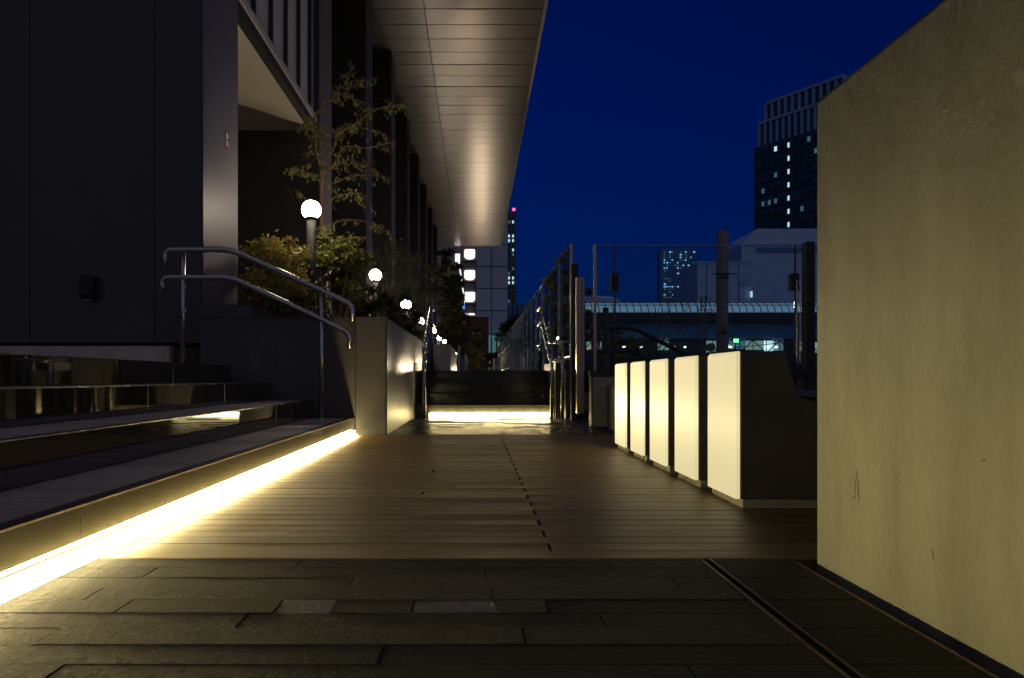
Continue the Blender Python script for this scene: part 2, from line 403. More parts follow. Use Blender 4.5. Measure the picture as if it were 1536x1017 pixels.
# ------------------------------------------------------------------ steps at the left
RZ, TW = .13, .315
st = empty('stairs', (LX, 2.5, 0), 'broad dark polished stone steps with grey treads at the left', 'stairs')
YS = -1.2
for k in range(4):
    x1 = LX-k*TW; z0 = k*RZ; z1 = (k+1)*RZ
    xin = x1-TW-.03 if k < 3 else -6.5
    box('step_core', M['gap'], xin, x1-.012, YS, YP-.003, (-.02 if k == 0 else z0-.02), z1-.028, st)
    # riser panels, polished
    yy = [YS, -.1, .5, 1.0, 1.765, 2.17, 3.03, 3.9, 4.8, YP-.004] if k == 0 else [YS, 0, .9+.2*k, 1.8+.2*k, 2.7+.1*k, 3.6, 4.7, YP-.004]
    for a, b in zip(yy[:-1], yy[1:]):
        box('riser_panel', M['riser'], x1-.012, x1, a+.001, b-.001, z0 if k else -.02, z1-.0045, st, bevel=.0006)
    # edge strip and tread slabs
    box('nosing', M['steel' if k else 'rust'], x1-.012, x1+.001, YS, YP-.004, z1-.0042, z1+.0003, st)
    box('tread_edge', M['darkwall'], x1-.045, x1-.0125, YS, YP-.004, z1-.026, z1-.0005, st)
    if k < 3:
        y = YS
        if k < 2:
            y = .9
            box('tread_slab', M['tread'], x1-TW+.001, x1-.047, YS, y-.002, z1-.026, z1-.001, st)
        while y < YP-.09:
            stp = PITCH*(1 if k < 2 else 4)
            y2 = min(y+stp, YP-.005)
            dz = rnd.uniform(-.0006, .0004)
            box('tread_slab', M['tread'], x1-TW+.001, x1-.047, y+.001, y2-.001, z1-.026, z1-.001+dz, st)
            y = y2
    else:
        box('landing_slab', M['tread'], -6.5, x1-.047, YS, YP-.005, z1-.026, z1-.001, st)
led = empty('led_strip', (LX+.01, 2.2, 0), 'glowing warm light strip along the foot of the left steps', 'light strip')
MB().box(LX+.001, LX+.006, YS, YP-.012, .006, .034).obj('diffuser', M['led'], led)
MB().box(LX+.010, LX+.024, YS, YP-.012, .0008, .0035).obj('diffuser', M['led'], led)
al = bpy.data.lights.new('lens_beam', 'AREA'); al.shape = 'RECTANGLE'; al.size = YP-YS-.1; al.size_y = .012; al.energy = 7.6; al.color = WARM; al.spread = R(46)
ao = bpy.data.objects.new('lens_beam', al); C.objects.link(ao); ao.location = (LX+.010, (YS+YP)/2, .028)
ao.rotation_euler = Vector((1, 0, .13)).to_track_quat('-Z', 'Y').to_euler()
setp(ao, led)
for nm, x_, z_, d_, e_ in (('glow_down', LX+.030, .034, (.25, 0, -1), 20), ('glow_up', LX+.022, .036, (-.8, 0, 1), 30)):
    al = bpy.data.lights.new(nm, 'AREA'); al.shape = 'RECTANGLE'; al.size = YP-YS-.1; al.size_y = .010; al.energy = e_; al.color = WARM
    ao = bpy.data.objects.new(nm, al); C.objects.link(ao); ao.location = (x_, (YS+YP)/2, z_)
    ao.rotation_euler = Vector(d_).to_track_quat('-Z', 'Y').to_euler()
    q_ = Vector(d_).to_track_quat('-Z', 'Y').to_matrix() @ Vector((1, 0, 0))
    if abs(q_.y) < .5: al.size, al.size_y = al.size_y, al.size
    setp(ao, led)
box('channel', M['steel'], LX+.001, LX+.0095, YS, YP-.01, -.001, .0045, led)

# ------------------------------------------------------------------ planter and its upstand
pl = empty('planter', (-1.3, 7.5, 0), 'long raised charcoal planter with lit metal side beyond the steps', 'planter')
PZt = .87
box('front_wall', M['planter'], -2.07, -.905, YP, YP+.12, -.02, PZt, pl, bevel=.002)
box('front_wall', M['planter'], -.903, -.678, YP+.001, YP+.12, -.02, PZt, pl, bevel=.002, label='paler lit end panel')
box('corner_trim', M['black'], -.677, -.668, YP-.002, YP+.02, -.02, PZt+.002, pl)
box('cap', M['planter'], -2.07, -.67, YP-.004, YP+.13, PZt+.001, PZt+.012, pl)
box('upstand', M['planter'], -2.07, -1.70, YP-.002, 7.2, PZt+.013, .965, pl, bevel=.003)
box('upstand_side', M['planter'], -2.07, -2.0, YP+.13, 9.0, .53, PZt, pl)
for k in range(4):
    y0 = YP+.022+k*.93
    box('side_panel', M['side'], -.69, -.669, y0, y0+.926, -.02, PZt, pl)
box('cap', M['planter'], -.80, -.668, YP+.131, 9.5, PZt+.001, PZt+.012, pl)
box('soil', M['soil'], -2.0, -.80, YP+.131, 44, .5, .80, pl)
# faint lettering rows on the front (too worn to read)
ins = MB()
for r_ in range(14):
    z = PZ(520+r_*2.9, YP)
    for c0, c1 in ((374, 374+rnd.uniform(12, 22)), (418, 418+rnd.uniform(8, 30))):
        x = c0
        while x < c1:
            wd = rnd.uniform(1.0, 3.5); ins.box(PX(x, YP), PX(x+wd, YP), YP-.0012, YP+.0005, z, z+.0055); x += wd+.7
for r_ in range(3):
    z = PZ(504+r_*3, YP); x = 391
    while x < 391+(25 if r_ != 1 else 45):
        wd = rnd.uniform(1.0, 3.5); ins.box(PX(x, YP), PX(x+wd, YP), YP-.0012, YP+.0005, z, z+.006); x += wd+.7
ins.obj('lettering', M['print'], pl, fix=False, kind='stuff')

# ------------------------------------------------------------------ handrail on the steps
def handrail(name, Y, top, low, posts, label, rad=.021, prad=.018, m=None):
    h = empty(name, P(top[0][0], 568, Y), label, 'handrail')
    for nm, pts in (('top_rail', top), ('lower_rail', low)):
        MB().tube(fillet([P(a, b, Y) for a, b in pts], .09, 6), rad, 14).obj(nm, m or M['steel'], h, smooth=True)
    for (px, ya, yb) in posts:
        a = P(px, ya, Y); b = P(px, yb, Y)
        po = MB().tube([(a[0], a[1]+.004, a[2]), (a[0], a[1]+.004, b[2])], prad, 12).obj('post', m or M['steel'], h, smooth=True)
    return h
h = handrail('handrail', 5.55, [(247, 400), (247, 374.5), (347, 374.5), (505, 446), (528.5, 457), (529, 482)],
         [(243, 439), (243, 416), (347, 416), (503, 489), (524, 499), (525, 523)],
         [(274, 376, 546), (482, 437, 627.5)], 'double steel handrail descending the left steps on two posts')
for px, z in ((274, .52), (482, .13)):
    MB().lathe((PX(px, 5.55), 5.554, z-.001), [(.042, 0), (.042, .006), (.022, .009)], 20).obj('base_plate', M['steel'], h)

# ------------------------------------------------------------------ far steps and their rails
YF = 8.35
fs = empty('stairs', (.16, YF, 0), 'dark polished far steps glowing at their foot between two handrails', 'stairs')
for k in range(4):
    y0 = YF+k*.3; z0 = k*.13; z1 = z0+.13
    xs = [-.66, -.2, .3, .86]
    for a, b in zip(xs[:-1], xs[1:]):
        box('riser_panel', M['riserfar'], a+.001, b-.001, y0, y0+.014, (z0 if k else -.02), z1-.026, fs, bevel=.0006)
    box('tread_slab', M['riserfar'], -.66, .86, y0-.003, y0+.3 if k < 3 else y0+.4, z1-.025, z1-.001, fs)
    box('nosing', M['rust'], -.66, .86, y0-.006, y0-.0032, z1-.004, z1, fs)
box('step_core', M['gap'], -.66, .86, YF+.915, YF+1.3, -.02, .49, fs)
for X in (-.675, .875):
    box('cheek_wall', M['darkwall'], X-.015, X+.10 if X > 0 else X+.012, YF-.05, YF+1.3, -.02, .60, fs)
led = empty('led_strip', (.16, YF-.01, 0), 'short glowing light strip along the foot of the far steps', 'light strip')
for nm, y_, z_, d_, e_ in (('glow_down', YF-.035, .05, (0, -.4, -1), 9), ('glow_up', YF-.03, .05, (0, .8, 1), 8)):
    al = bpy.data.lights.new(nm, 'AREA'); al.shape = 'RECTANGLE'; al.size = 1.33; al.size_y = .012; al.energy = e_; al.color = WARM
    ao = bpy.data.objects.new(nm, al); C.objects.link(ao); ao.location = (.165, y_, z_); ao.rotation_euler = Vector(d_).to_track_quat('-Z', 'Y').to_euler(); setp(ao, led)
MB().box(-.51, .84, YF-.014, YF-.003, .004, .045).obj('diffuser', M['led'], led)
box('channel', M['steel'], -.52, .85, YF-.03, YF-.002, -.001, .0035, led)
for X, lab, sgn in ((-.545, 'tall twin handrail rising at the left side of the far steps', -1), (.80, 'tall twin handrail rising at the right side of the far steps, bent to the glass', 1)):
    h = empty('handrail', (X, 8.0, 0), lab, 'handrail')
    ends = [(X+.28, 8.0)] if sgn > 0 else []
    for nm, zz in (('top_rail', .80), ('lower_rail', .61)):
        xx = X-.03*(nm == 'lower_rail')*0
        pts = [(X, 8.02, zz), (X, 8.25, zz), (X, 9.35, zz+.50), (X, 9.9, zz+.50)]
        if sgn > 0: pts = [(X+.33, 8.0, zz)]+pts
        else: pts = [(X, 8.0, zz-.12)]+pts
        MB().tube(fillet(pts, .10, 6), .0205, 12).obj(nm, M['steel'], h, smooth=True)
    for (yy, zb, zt) in ((8.12, 0, .79), (9.5, .52, 1.29)):
        MB().tube([(X, yy, zb), (X, yy, zt)], .018, 12).obj('post', M['steel'], h, smooth=True)
    if sgn > 0: MB().tube([(X+.10, 8.0, 0), (X+.10, 8.0, .79)], .018, 12).obj('post', M['steel'], h, smooth=True)

# upper terrace beyond the far steps
box('terrace', M['granite'], -6.5, 6, 9.66, 80, -.1, .515, kind='structure')
box('terrace', M['granite'], -6.5, -.69, YP+.125, 9.655, -.1, .515, kind='structure')

# ------------------------------------------------------------------ building at the left: fins, facade, recess, canopy
bd = empty('building', (-3, 20, .5), 'dark modern building with tall fins and a long metal canopy at the left', 'building')
XC, DEP, CZ = -2.13, .87, 8.70
col_y = [6.0+4.46*k for k in range(9)]
for k, y in enumerate(col_y):
    x0 = -6.4 if k == 0 else XC-1.7
    zb = .53 if k else .70
    if k == 0:
        xs = [-6.4, PX(-60, 6.0), PX(45, 6.0), PX(232, 6.0), XC-.012]
        for a, b in zip(xs[:-1], xs[1:]):
            box('wall_panel', M['dark'], a+.003, b-.003, y, y+.02, zb, CZ, bd)
        f = box('column', M['dark'], x0, XC-.012, y+.021, y+DEP, zb, CZ, bd)
    else:
        f = box('column', M['dark'], x0, XC-.012, y, y+DEP, zb, CZ, bd)
    zc = .95 if k == 0 else .53
    box('side_face', M['colface'], XC-.0115, XC, y-.002, y+DEP+.002, zc, CZ-.001, f, bevel=.003)
box('plinth', M['plinth'], -6.4, PX(255, 5.93), 5.92, 5.998, .515, PZ(519, 5.92), bd)
# facade storey between the first and second fin
YA, YB = 6.0+DEP+.003, 6.0+4.46-.003
XF = -2.21
for k in range(8):
    za = 3.98+k*.6
    y = YA; 
    while y < YB-.1:
        y2 = min(y+.64, YB)
        box('facade_panel', M['facade'], XF-.02, XF, y+.002, y2-.002, za+.002, za+.598, bd)
        y = y2
y = YA+.06
while y < YB:
    box('facade_fin', M['black'], XF-.002, XF+.035, y-.03, y+.03, 3.98, CZ-.01, bd); y += .64
box('edge_beam', M['facade'], XF-.05, XF+.05, YA, YB, 3.90, 3.979, bd)
box('edge_beam', M['black'], XF-.06, XF+.03, YA, YB, 3.80, 3.899, bd)
box('recess_ceiling', M['ceiling'], -6.3, XF-.061, YA, YB, 3.80, 3.90, bd)
# other storeys behind the far fins: set back dark glass wall
box('back_wall', M['dark'], -6.4, -4.4, 6.9, 48, .515, CZ-.01, bd)
# canopy
cn = box('canopy', M['dark'], -6.4, 1.50, 5.0, 47.9, CZ+.02, CZ+.36, bd)
y = 5.0; k = 0
while y < 47.9:
    y2 = min(y+.762, 47.9)
    for a, b in ((-4.3, -1.16), (-1.15, 1.50)):
        dz = rnd.uniform(-.003, .003)
        box('soffit_panel', M['soffit'], a+.008, b-.008, y+.016, y2-.016, CZ+dz, CZ+.018, cn)
    y = y2
box('edge_trim', M['facade'], 1.503, 1.58, 5.0, 47.9, CZ-.03, CZ+.25, cn)
box('end_trim', M['soffit'], -4.3, 1.56, 47.905, 47.96, CZ-.02, CZ+.36, cn)
# small sign on the first fin
sg = empty('warning_sign', (XC+.004, 6.44, 0), 'small red and white notice on the side of the first fin', 'sign')
ys = 6.0+.46
for (za, zb, m, d) in ((3.15-.31, 3.15-.02, 'signred', .003), (3.0, 3.09, 'signwhite', .0045), (2.955, 2.975, 'signwhite', .0045), (2.925, 2.945, 'signwhite', .0045)):
    pass
yc = XC*F/(340-714); zs = PZ(210, yc)
box('board', M['signred'], XC+.001, XC+.004, yc-.042, yc+.042, zs-.078, zs+.078, sg)
for dz0, dz1, wdt in ((.01, .055, .022), (-.022, -.010, .03), (-.048, -.036, .03)):
    box('marking', M['signwhite'], XC+.0041, XC+.0055, yc-wdt, yc+wdt, zs+dz0, zs+dz1, sg)
# wall lamp (unlit) on the dark wall
wl = empty('wall_lamp', P(138, 433, 5.97), 'unlit black box lamp on the dark wall above the plinth', 'wall lamp')
a = P(127, 451, 6); b = P(147, 415, 6)
MB().prism([(5.998, a[2]), (5.93, a[2]+.01), (5.91, a[2]+.05), (5.91, b[2]-.02), (5.93, b[2]), (5.998, b[2])], a[0], b[0], 'x').obj('housing', M['black'], wl, bevel=.003)
box('lens', M['steel'], a[0]+.02, b[0]-.02, 5.935, 5.985, a[2]-.004, a[2]-.0005, wl)

# ------------------------------------------------------------------ lamps in the planter
lamp_labels = ['nearest and largest glowing globe lamp on a black post above the planter',
 'second glowing globe lamp along the planter, among the twiggy shrubs', 'third glowing globe lamp along the planter, left of the far handrail',
 'fourth globe lamp along the planter, just left of the far handrail', 'fifth globe lamp, seen against the far handrail post', 'tiny sixth globe lamp beyond the far handrail', 'tiny seventh globe lamp among the evergreens', 'eighth and last globe lamp far along the terrace']
LXX = -1.544
lamp_pos = []
for k, (y, py, rr) in enumerate(((7.2, 315, .090), (11.78, 413, .092), (16.94, 457, .11), (21.2, 482, .11), (27.4, 496, .12), (32.5, 507, .10), (38, 512.5, .10), (43, 519, .10))):
    z = PZ(py, y); lamp_pos.append((LXX, y, z))
    l = empty('garden_lamp', (LXX, y, .8), lamp_labels[k], 'lamp', 'globe lamps along the planter')
    MB().tube([(LXX, y, .79), (LXX, y, z-rr*.8)], .043, 14).obj('post', M['black'], l, smooth=True)
    MB().lathe((LXX, y, z-rr*.95), [(.05, 0), (rr*.62, .012), (rr*.62, .03), (.045, .035)], 18).obj('collar', M['black'], l)
    me = bpy.data.meshes.new('globe'); bm = bmesh.new(); bmesh.ops.create_icosphere(bm, subdivisions=3, radius=rr); bm.to_mesh(me); bm.free()
    for p in me.polygons: p.use_smooth = True
    me.materials.append(M['globe']); o = bpy.data.objects.new('globe', me); C.objects.link(o); o.location = (LXX, y, z); setp(o, l)

# ------------------------------------------------------------------ luminous benches
bn_labels = ['nearest and largest luminous cream bench block, beside the plaster wall', 'second luminous bench block from the plaster wall',
 'middle one of the five luminous bench blocks', 'fourth luminous bench block, last but one before the glass', 'farthest and smallest luminous bench block by the glass screen']
for k in range(5):
    y0 = 2.485+k*.4655; y1 = y0+.308; x = .842
    bn = empty('bench', (x+.15, y0, 0), bn_labels[k], 'bench', 'luminous bench blocks along the deck')
    MB().prism([(x+.014, .031), (x+.014, .506), (1.0, .506), (1.045, .36), (1.12, .34), (1.12, .031)], y0, y1, 'y').obj('body', M['bench'], bn, bevel=.003)
    MB().prism([(x+.013, .030), (x, .030), (x, .500), (x+.008, .509), (x+.013, .509)], y0+.003, y1-.003, 'y').obj('luminous_panel', opal('opal_sheet', (.22, .42, .75, 1.15, 1.5)[k]), bn)
    box('skirting', M['greyskirt'], x+.018, 1.12, y0-.008, y1+.004, 0.001, .030, bn, bevel=.001)

# low wall and platform to the right of the benches
lw = box('low_wall', M['bench'], 1.13, 1.8, 1.9, 6.62, -.02, .36, label='low dark stone kerb wall behind the luminous benches', cat='wall', bevel=.004)

# ------------------------------------------------------------------ glass screen behind the benches
YG = 6.7
ZB, ZT = PZ(556, YG), PZ(367, YG)
bw = empty('parapet', (1.9, YG, 0), 'low dark metal clad parapet under the clear glass screen', 'wall')
box('core', M['darkwall'], 1.0, 3.4, YG-.04, YG+.10, -.1, ZB-.05, bw)
box('cap', M['black'], .99, 3.4, YG-.06, YG+.12, ZB-.049, ZB, bw, bevel=.004)
for k in range(3):
    p_ = box('cladding_panel', M['greyskirt'], 1.012+k*.5, 1.508+k*.5, YG-.052, YG-.041, -.0, ZB-.055, bw)
    for (dx, zz) in ((.09, .10), (.09, .36), (.42, .10), (.42, .36)):
        MB().tube([(1.012+k*.5+dx, YG-.058, zz), (1.012+k*.5+dx, YG-.050, zz)], .011, 10).obj('bolt', M['steel'], p_)
gs = empty('glass_screen', (1.9, YG, ZB), 'large clear glass screen with clamped rods, behind the luminous benches', 'glass screen')
box('glass_pane', M['glass'], PX(897, YG), PX(1192, YG), YG, YG+.012, ZB+.004, ZT-.01, gs)
box('glass_pane', M['glass'], PX(1195, YG), PX(1300, YG), YG, YG+.012, ZB+.004, ZT-.01, gs)
box('top_edge', M['glassedge'], PX(895, YG), PX(1300, YG), YG-.004, YG+.016, ZT-.0095, ZT, gs)
box('edge_post', M['bronze'], PX(890.5, YG), PX(894.5, YG), YG-.015, YG+.02, ZB+.001, ZT, gs, bevel=.002)
for px in (921, 1190):
    x = PX(px, YG)
    MB().tube([(x, YG-.04, ZB-.05 if px < 1000 else .2), (x, YG-.04, ZT-.01)], .0085, 10).obj('rod', M['rust'], gs, smooth=True)
    box('clamp', M['black'], x-.034, x+.034, YG-.05, YG+.03, PZ(436, YG), PZ(411, YG), gs, bevel=.004)
box('end_post', M['black'], PX(1206, YG), PX(1219, YG), YG-.05, YG+.05, .0, ZT+.02, gs, bevel=.003)
for dx in (0, 11): box('guide_rod', M['steel'], PX(1195+dx*.45, 6.5), PX(1196.2+dx*.45, 6.5), 6.5, 6.51, PZ(545, 6.5), PZ(420, 6.5), gs)

# metal plate post at the left end of the screen
pp = empty('plate_post', (PX(870, 7.0), 7.0, 0), 'pale ribbed metal plate post bolted beside the glass screen', 'post')
yy = 7.0
for a, b in ((864.5, 868), (868.4, 872), (872.4, 876.5)):
    box('plate', M['bronze'], PX(a, yy), PX(b, yy), yy-.01, yy+.06, PZ(555, yy), PZ(416, yy), pp, bevel=.001)
box('lower_plate', M['bronze'], PX(865, yy), PX(876, yy), yy-.02, yy+.05, PZ(620, yy), PZ(555.5, yy), pp, bevel=.002)
box('bracket', M['steel'], PX(876.3, yy), PX(891, yy), yy-.015, yy+.03, PZ(615, yy), PZ(588, yy), pp, bevel=.002)
for py in (592, 611): MB().tube([(PX(870.5, yy), yy-.03, PZ(py, yy)), (PX(870.5, yy), yy-.019, PZ(py, yy))], .014, 12).obj('bolt', M['steel'], pp)
dp = box('dark_post', M['black'], PX(857, 7.7), PX(867.5, 7.7), 7.7, 7.76, 0, PZ(395, 7.7), label='slim black post between the glass fence and the plate post', cat='post')

# ------------------------------------------------------------------ glass fence running away along the terrace
gf = empty('glass_fence', (.985, 15, .5), 'long tall glass fence receding along the right side of the terrace', 'glass fence')
XG = .985; zt = 1.82+.0
y = 8.02; k = 0
while y < 36:
    L_ = 1.16
    box('glass_pane', M['smoked'], XG, XG+.012, y+.006, y+L_-.006, .52, zt, gf)
    box('joint_strip', M['steel'], XG-.004, XG+.016, y-.005+L_, y+.005+L_, .5, zt-.01, gf)
    y += L_; k += 1
box('end_post', M['bronze'], XG-.006, XG+.022, 7.985, 8.018, .1, zt+.01, gf)
box('top_rail', M['steel'], XG-.003, XG+.015, 8.0, y, zt+.001, zt+.008, gf)
box('base_rail', M['darkwall'], XG-.05, XG+.06, 8.0, y, -.05, .519, gf)
# inner low railing in front of it, farther on
rl = empty('railing', (.8, 18, .52), 'slim steel post railing in front of the receding glass fence', 'railing')
y = 16
while y < 34:
    MB().tube([(.72, y, .515), (.72, y, 1.12)], .018, 8).obj('post', M['steel'], rl); y += 1.4
MB().tube([(.72, 16, 1.14), (.72, 33, 1.14)], .014, 8).obj('rail', M['steel'], rl)
MB().tube([(.72, 16, .66), (.72, 33, .66)], .010, 8).obj('rail', M['steel'], rl)
shrub('hedge_shrub', 'loose green shrub behind the near end of the glass fence', 'shrub', PC(838, 440, 9.6), .16, .50, 2600, .022, M['leafB'], 71, zb=.45, clumps=18, group='shrubs behind the glass fence')
shrub('hedge_shrub', 'darker green shrub farther along behind the glass fence', 'shrub', P(862, 470, 12.5), .30, .55, 2600, .028, M['leafC'], 73, zb=.45, clumps=18, group='shrubs behind the glass fence')
# descending rail behind the clear screen
h = handrail('handrail', 7.6, [(884, 492), (950, 492), (1045, 540), (1075, 556)], [(884, 527), (950, 527), (1000, 556)],
             [(890, 495, 560), (917, 495, 560)], 'dark handrail descending behind the clear glass screen', rad=.022, m=M['black'])

# ------------------------------------------------------------------ things on the terrace
p2 = empty('planter', (-.8, 20, .5), 'second low planter on the terrace with a lit top edge', 'planter')
box('wall', M['side'], PX(650, 14), PX(676, 14), 14, 24, .516, PZ(517, 14), p2, bevel=.005)
box('edge_light', M['led'], PX(676, 14)+.001, PX(676, 14)+.010, 17.5, 21.5, 1.0, 1.012, p2)
box('edge_cap', M['steel'], PX(676, 14)+.001, PX(676, 14)+.014, 17.5, 21.5, 1.013, 1.02, p2)
for (px, y, top, lab, m) in ((688, 15, 518, 'steel bollard on the terrace edge left of the brick block', 'steel'), (698, 24, 531, 'shorter steel bollard right of the taller one on the terrace', 'steel'),
                       (701, 30, 536, 'thin short steel bollard beside the dark bush', 'steel'), (753, 24, 534, 'pale stone bollard on the terrace before the tree', 'plinth'), (743, 28, 538, 'small pale stone bollard left of the larger one', 'plinth')):
    wd = .035 if m == 'steel' else .09
    b_ = empty('bollard', (PX(px, y), y, .515), lab, 'bollard', 'bollards on the upper terrace')
    z = PZ(top, y)
    MB().lathe((PX(px, y), y, .515), [(wd*1.5, 0), (wd*1.5, .01), (wd, .02), (wd, z-.515-.03)], 14).obj('shaft', M[m], b_, smooth=False)
    MB().lathe((PX(px, y), y, z-.03), [(wd*1.05, 0), (wd*1.05, .02), (wd*.7, .03)], 14).obj('top', M[m], b_)
# camera pole
cp = empty('camera_pole', (PX(723, 42), 42, .515), 'green steel pole with a small hooded camera before the brick block', 'pole')
x = PX(723, 42)
MB().tube([(x, 42, .51), (x, 42, PZ(490, 42))], .10, 10).obj('pole', M['greentree'], cp)
MB().tube([(x, 42, PZ(493, 42)), (x-.22, 41.9, PZ(494, 42)), (x-.25, 41.9, PZ(499, 42))], [.05, .10, .11], 10).obj('camera_head', M['black'], cp)
# terrace railing at the far left
# unseen uplights added in the terrace to make the canopy underside glow
def uplight(x, y, e, lab, spot=50, blend=.8, col=(1, .78, .5)):
    u = empty('added_uplight', (x, y, .515), lab, 'uplight', 'unseen uplights added in the terrace')
    MB().lathe((x, y, .516), [(.12, 0), (.12, .008), (.10, .010)], 20).obj('rim', M['steel'], u)
    MB().lathe((x, y, .5265), [(.09, 0), (.09, .003)], 20).obj('lens', M['uplight'], u)
    ld = bpy.data.lights.new('beam', 'SPOT'); ld.energy = e; ld.color = col; ld.spot_size = R(spot); ld.spot_blend = blend; ld.shadow_soft_size = .08
    lo = bpy.data.objects.new('beam', ld); C.objects.link(lo); lo.location = (x, y, .56); lo.rotation_euler = Vector((0, -.75, .66)).to_track_quat('-Z', 'Y').to_euler(); setp(lo, u)
ordn = ('first', 'second', 'third', 'fourth', 'fifth', 'sixth', 'seventh', 'eighth', 'ninth')
ups = [(-.46, 35, 110, 100), (-.50, 39, 60, 100), (.30, 52, 90, 100), (.33, 57, 170, 100), (.36, 63, 260, 100), (.40, 70, 320, 100), (.46, 79, 380, 100), (-.2, 13, 200, 120), (.2, 22, 200, 120)]
for k, (x, y, e, sp_) in enumerate(sorted(ups, key=lambda q: q[1])):
    uplight(x, y, e, ordn[k]+' unseen round uplight added to light the canopy, counted from the far steps', sp_, .6)

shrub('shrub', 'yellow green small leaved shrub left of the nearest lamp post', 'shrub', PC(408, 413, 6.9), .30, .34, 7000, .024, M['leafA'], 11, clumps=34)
shrub('shrub', 'low brown tinged shrub at the foot of the nearest lamp post', 'shrub', PC(440, 462, 6.6), .26, .13, 3500, .020, M['leafB'], 12, clumps=14)
shrub('shrub', 'broad leaved green shrub right of the nearest lamp post', 'shrub', PC(508, 412, 7.9), .30, .42, 4200, .032, M['leafB'], 13, clumps=30)
shrub('shrub', 'low dense shrub behind the planter corner', 'shrub', PC(560, 462, 8.6), .38, .22, 4200, .024, M['leafC'], 14, clumps=20)
shrub('shrub', 'feathery grey green shrub around the second globe lamp', 'shrub', PC(580, 424, 13.2), .40, .66, 5500, .035, M['leafG'], 15, clumps=34, aspect=5)
shrub('shrub', 'dull green shrub between second and third globe lamp', 'shrub', PC(588, 486, 10.4), .40, .22, 3000, .026, M['leafC'], 16, clumps=16)
shrub('shrub', 'loose shrub behind the third globe lamp', 'shrub', PC(628, 432, 19.5), .55, .95, 5000, .05, M['leafG'], 17, clumps=30, aspect=4)
shrub('shrub', 'low shrub under the third globe lamp', 'shrub', PC(596, 504, 14.5), .30, .16, 2600, .03, M['leafC'], 18, clumps=14)
shrub('evergreen_tree', 'tall dark evergreen beside the last fins of the building', 'tree', PC(673, 440, 24), .36, 1.45, 9000, .05, M['leafC'], 19, clumps=46, group='evergreens beyond the lamps')
shrub('evergreen_tree', 'second dark evergreen, in front of the lit canopy edge', 'tree', PC(680, 478, 31), .42, 1.7, 8000, .06, M['leafC'], 20, clumps=40, group='evergreens beyond the lamps')
shrub('evergreen_tree', 'lower dark evergreen left of the brick block', 'tree', PC(692, 505, 36), .45, 1.2, 6000, .06, M['leafC'], 21, zb=.515, clumps=30, group='evergreens beyond the lamps')
shrub('shrub', 'low dark bush in front of the red brick block', 'shrub', PC(716, 528, 38), .45, .70, 4500, .05, M['leafB'], 22, zb=.515, clumps=22, group='bushes on the terrace')
shrub('shrub', 'dark bush at the right foot of the brick block', 'shrub', PC(735, 541, 34), .42, .40, 3500, .05, M['leafC'], 23, zb=.515, clumps=18, group='bushes on the terrace')
shrub('broadleaf_tree', 'small dark tree before the grey building and the glass fence', 'tree', PC(768, 505, 42), .85, 1.15, 8000, .07, M['leafC'], 24, zb=.515, clumps=36, group='trees on the terrace')

# slender tree above the nearest lamp: its real branches with hanging leaf sprays
tr = empty('slender_tree', (PX(484, 8.2), 8.2, .8), 'slender sparse tree with hanging narrow leaves above the nearest lamp', 'tree')
YT = 8.2
br = [([(486, 500), (484, 400), (483, 300), (484, 251)], .028, .020, 0),
      ([(484, 251), (475, 230), (474, 206), (478, 195), (466, 183), (450, 190)], .015, .004, -.1),
      ([(484, 251), (500, 222), (508, 201), (521, 191), (552, 193), (575, 200)], .018, .003, .15),
      ([(485, 256), (504, 245), (516, 220), (552, 222), (593, 211)], .013, .003, -.2),
      ([(500, 222), (480, 200), (466, 185), (489, 154), (518, 125), (529, 98)], .011, .003, .2),
      ([(508, 201), (537, 183), (564, 164), (593, 158), (607, 156)], .010, .003, -.3),
      ([(489, 154), (500, 144), (512, 140), (533, 150), (552, 156)], .007, .002, .1),
      ([(518, 125), (540, 120), (556, 122)], .005, .002, -.1),
      ([(484, 275), (465, 262), (450, 255), (443, 262)], .008, .002, -.15),
      ([(484, 285), (515, 268), (550, 262), (590, 270)], .009, .002, .2),
      ([(484, 310), (505, 295), (530, 290), (545, 300)], .008, .002, -.2),
      ([(484, 320), (462, 300), (448, 290)], .007, .002, .1),
      ([(484, 340), (520, 330), (560, 335), (585, 350)], .009, .002, .25),
      ([(484, 265), (520, 240), (540, 245), (552, 250)], .008, .002, .3)]
rt = random.Random(5); tips = []
wood = MB()
for pts, r0, r1, dy in br:
    q = []
    for i, (a, b) in enumerate(pts):
        yy = YT+dy*i/(len(pts)-1)*1.2
        q.append(P(a, b, yy))
    q = smoothline(q, 4); k = len(q)
    wood.tube(q, [r0+(r1-r0)*i/(k-1) for i in range(k)], 7)
    if r0 < .025:
        for i in range(2, k):
            for _ in range(3): 
                s = q[i]+Vector((rt.uniform(-.03, .03), rt.uniform(-.05, .05), 0))
                e = s+Vector((rt.uniform(-.13, .13), rt.uniform(-.16, .16), rt.uniform(-.10, .07)))
                if rt.random() < .62: tips.append((s, e))
wood.obj('trunk', M['bark'], tr, smooth=True)
tw = MB(); v = []; f = []
for s, e in tips:
    tw.tube([s, (s+e)/2+Vector((0, 0, .012)), e], [.003, .002, .001], 4, cap=False)
    for t in range(rt.randint(3, 7)):
        p = s.lerp(e, rt.uniform(.15, 1.05))
        a = Vector((rt.gauss(0, .35), rt.gauss(0, .35), -1 if rt.random() < .8 else .4)).normalized()
        b = Vector((rt.gauss(0, 1), rt.gauss(0, 1), 0)).cross(a).normalized(); L_ = rt.uniform(.028, .050); k = len(v); nrm = a.cross(b)*.006
        v += [tuple(p), tuple(p+a*L_*.5+b*L_*.17+nrm), tuple(p+a*L_), tuple(p+a*L_*.5-b*L_*.17+nrm)]; f += [(k, k+1, k+2), (k, k+2, k+3)]
tw.obj('twigs', M['bark'], tr, fix=False, kind='stuff')
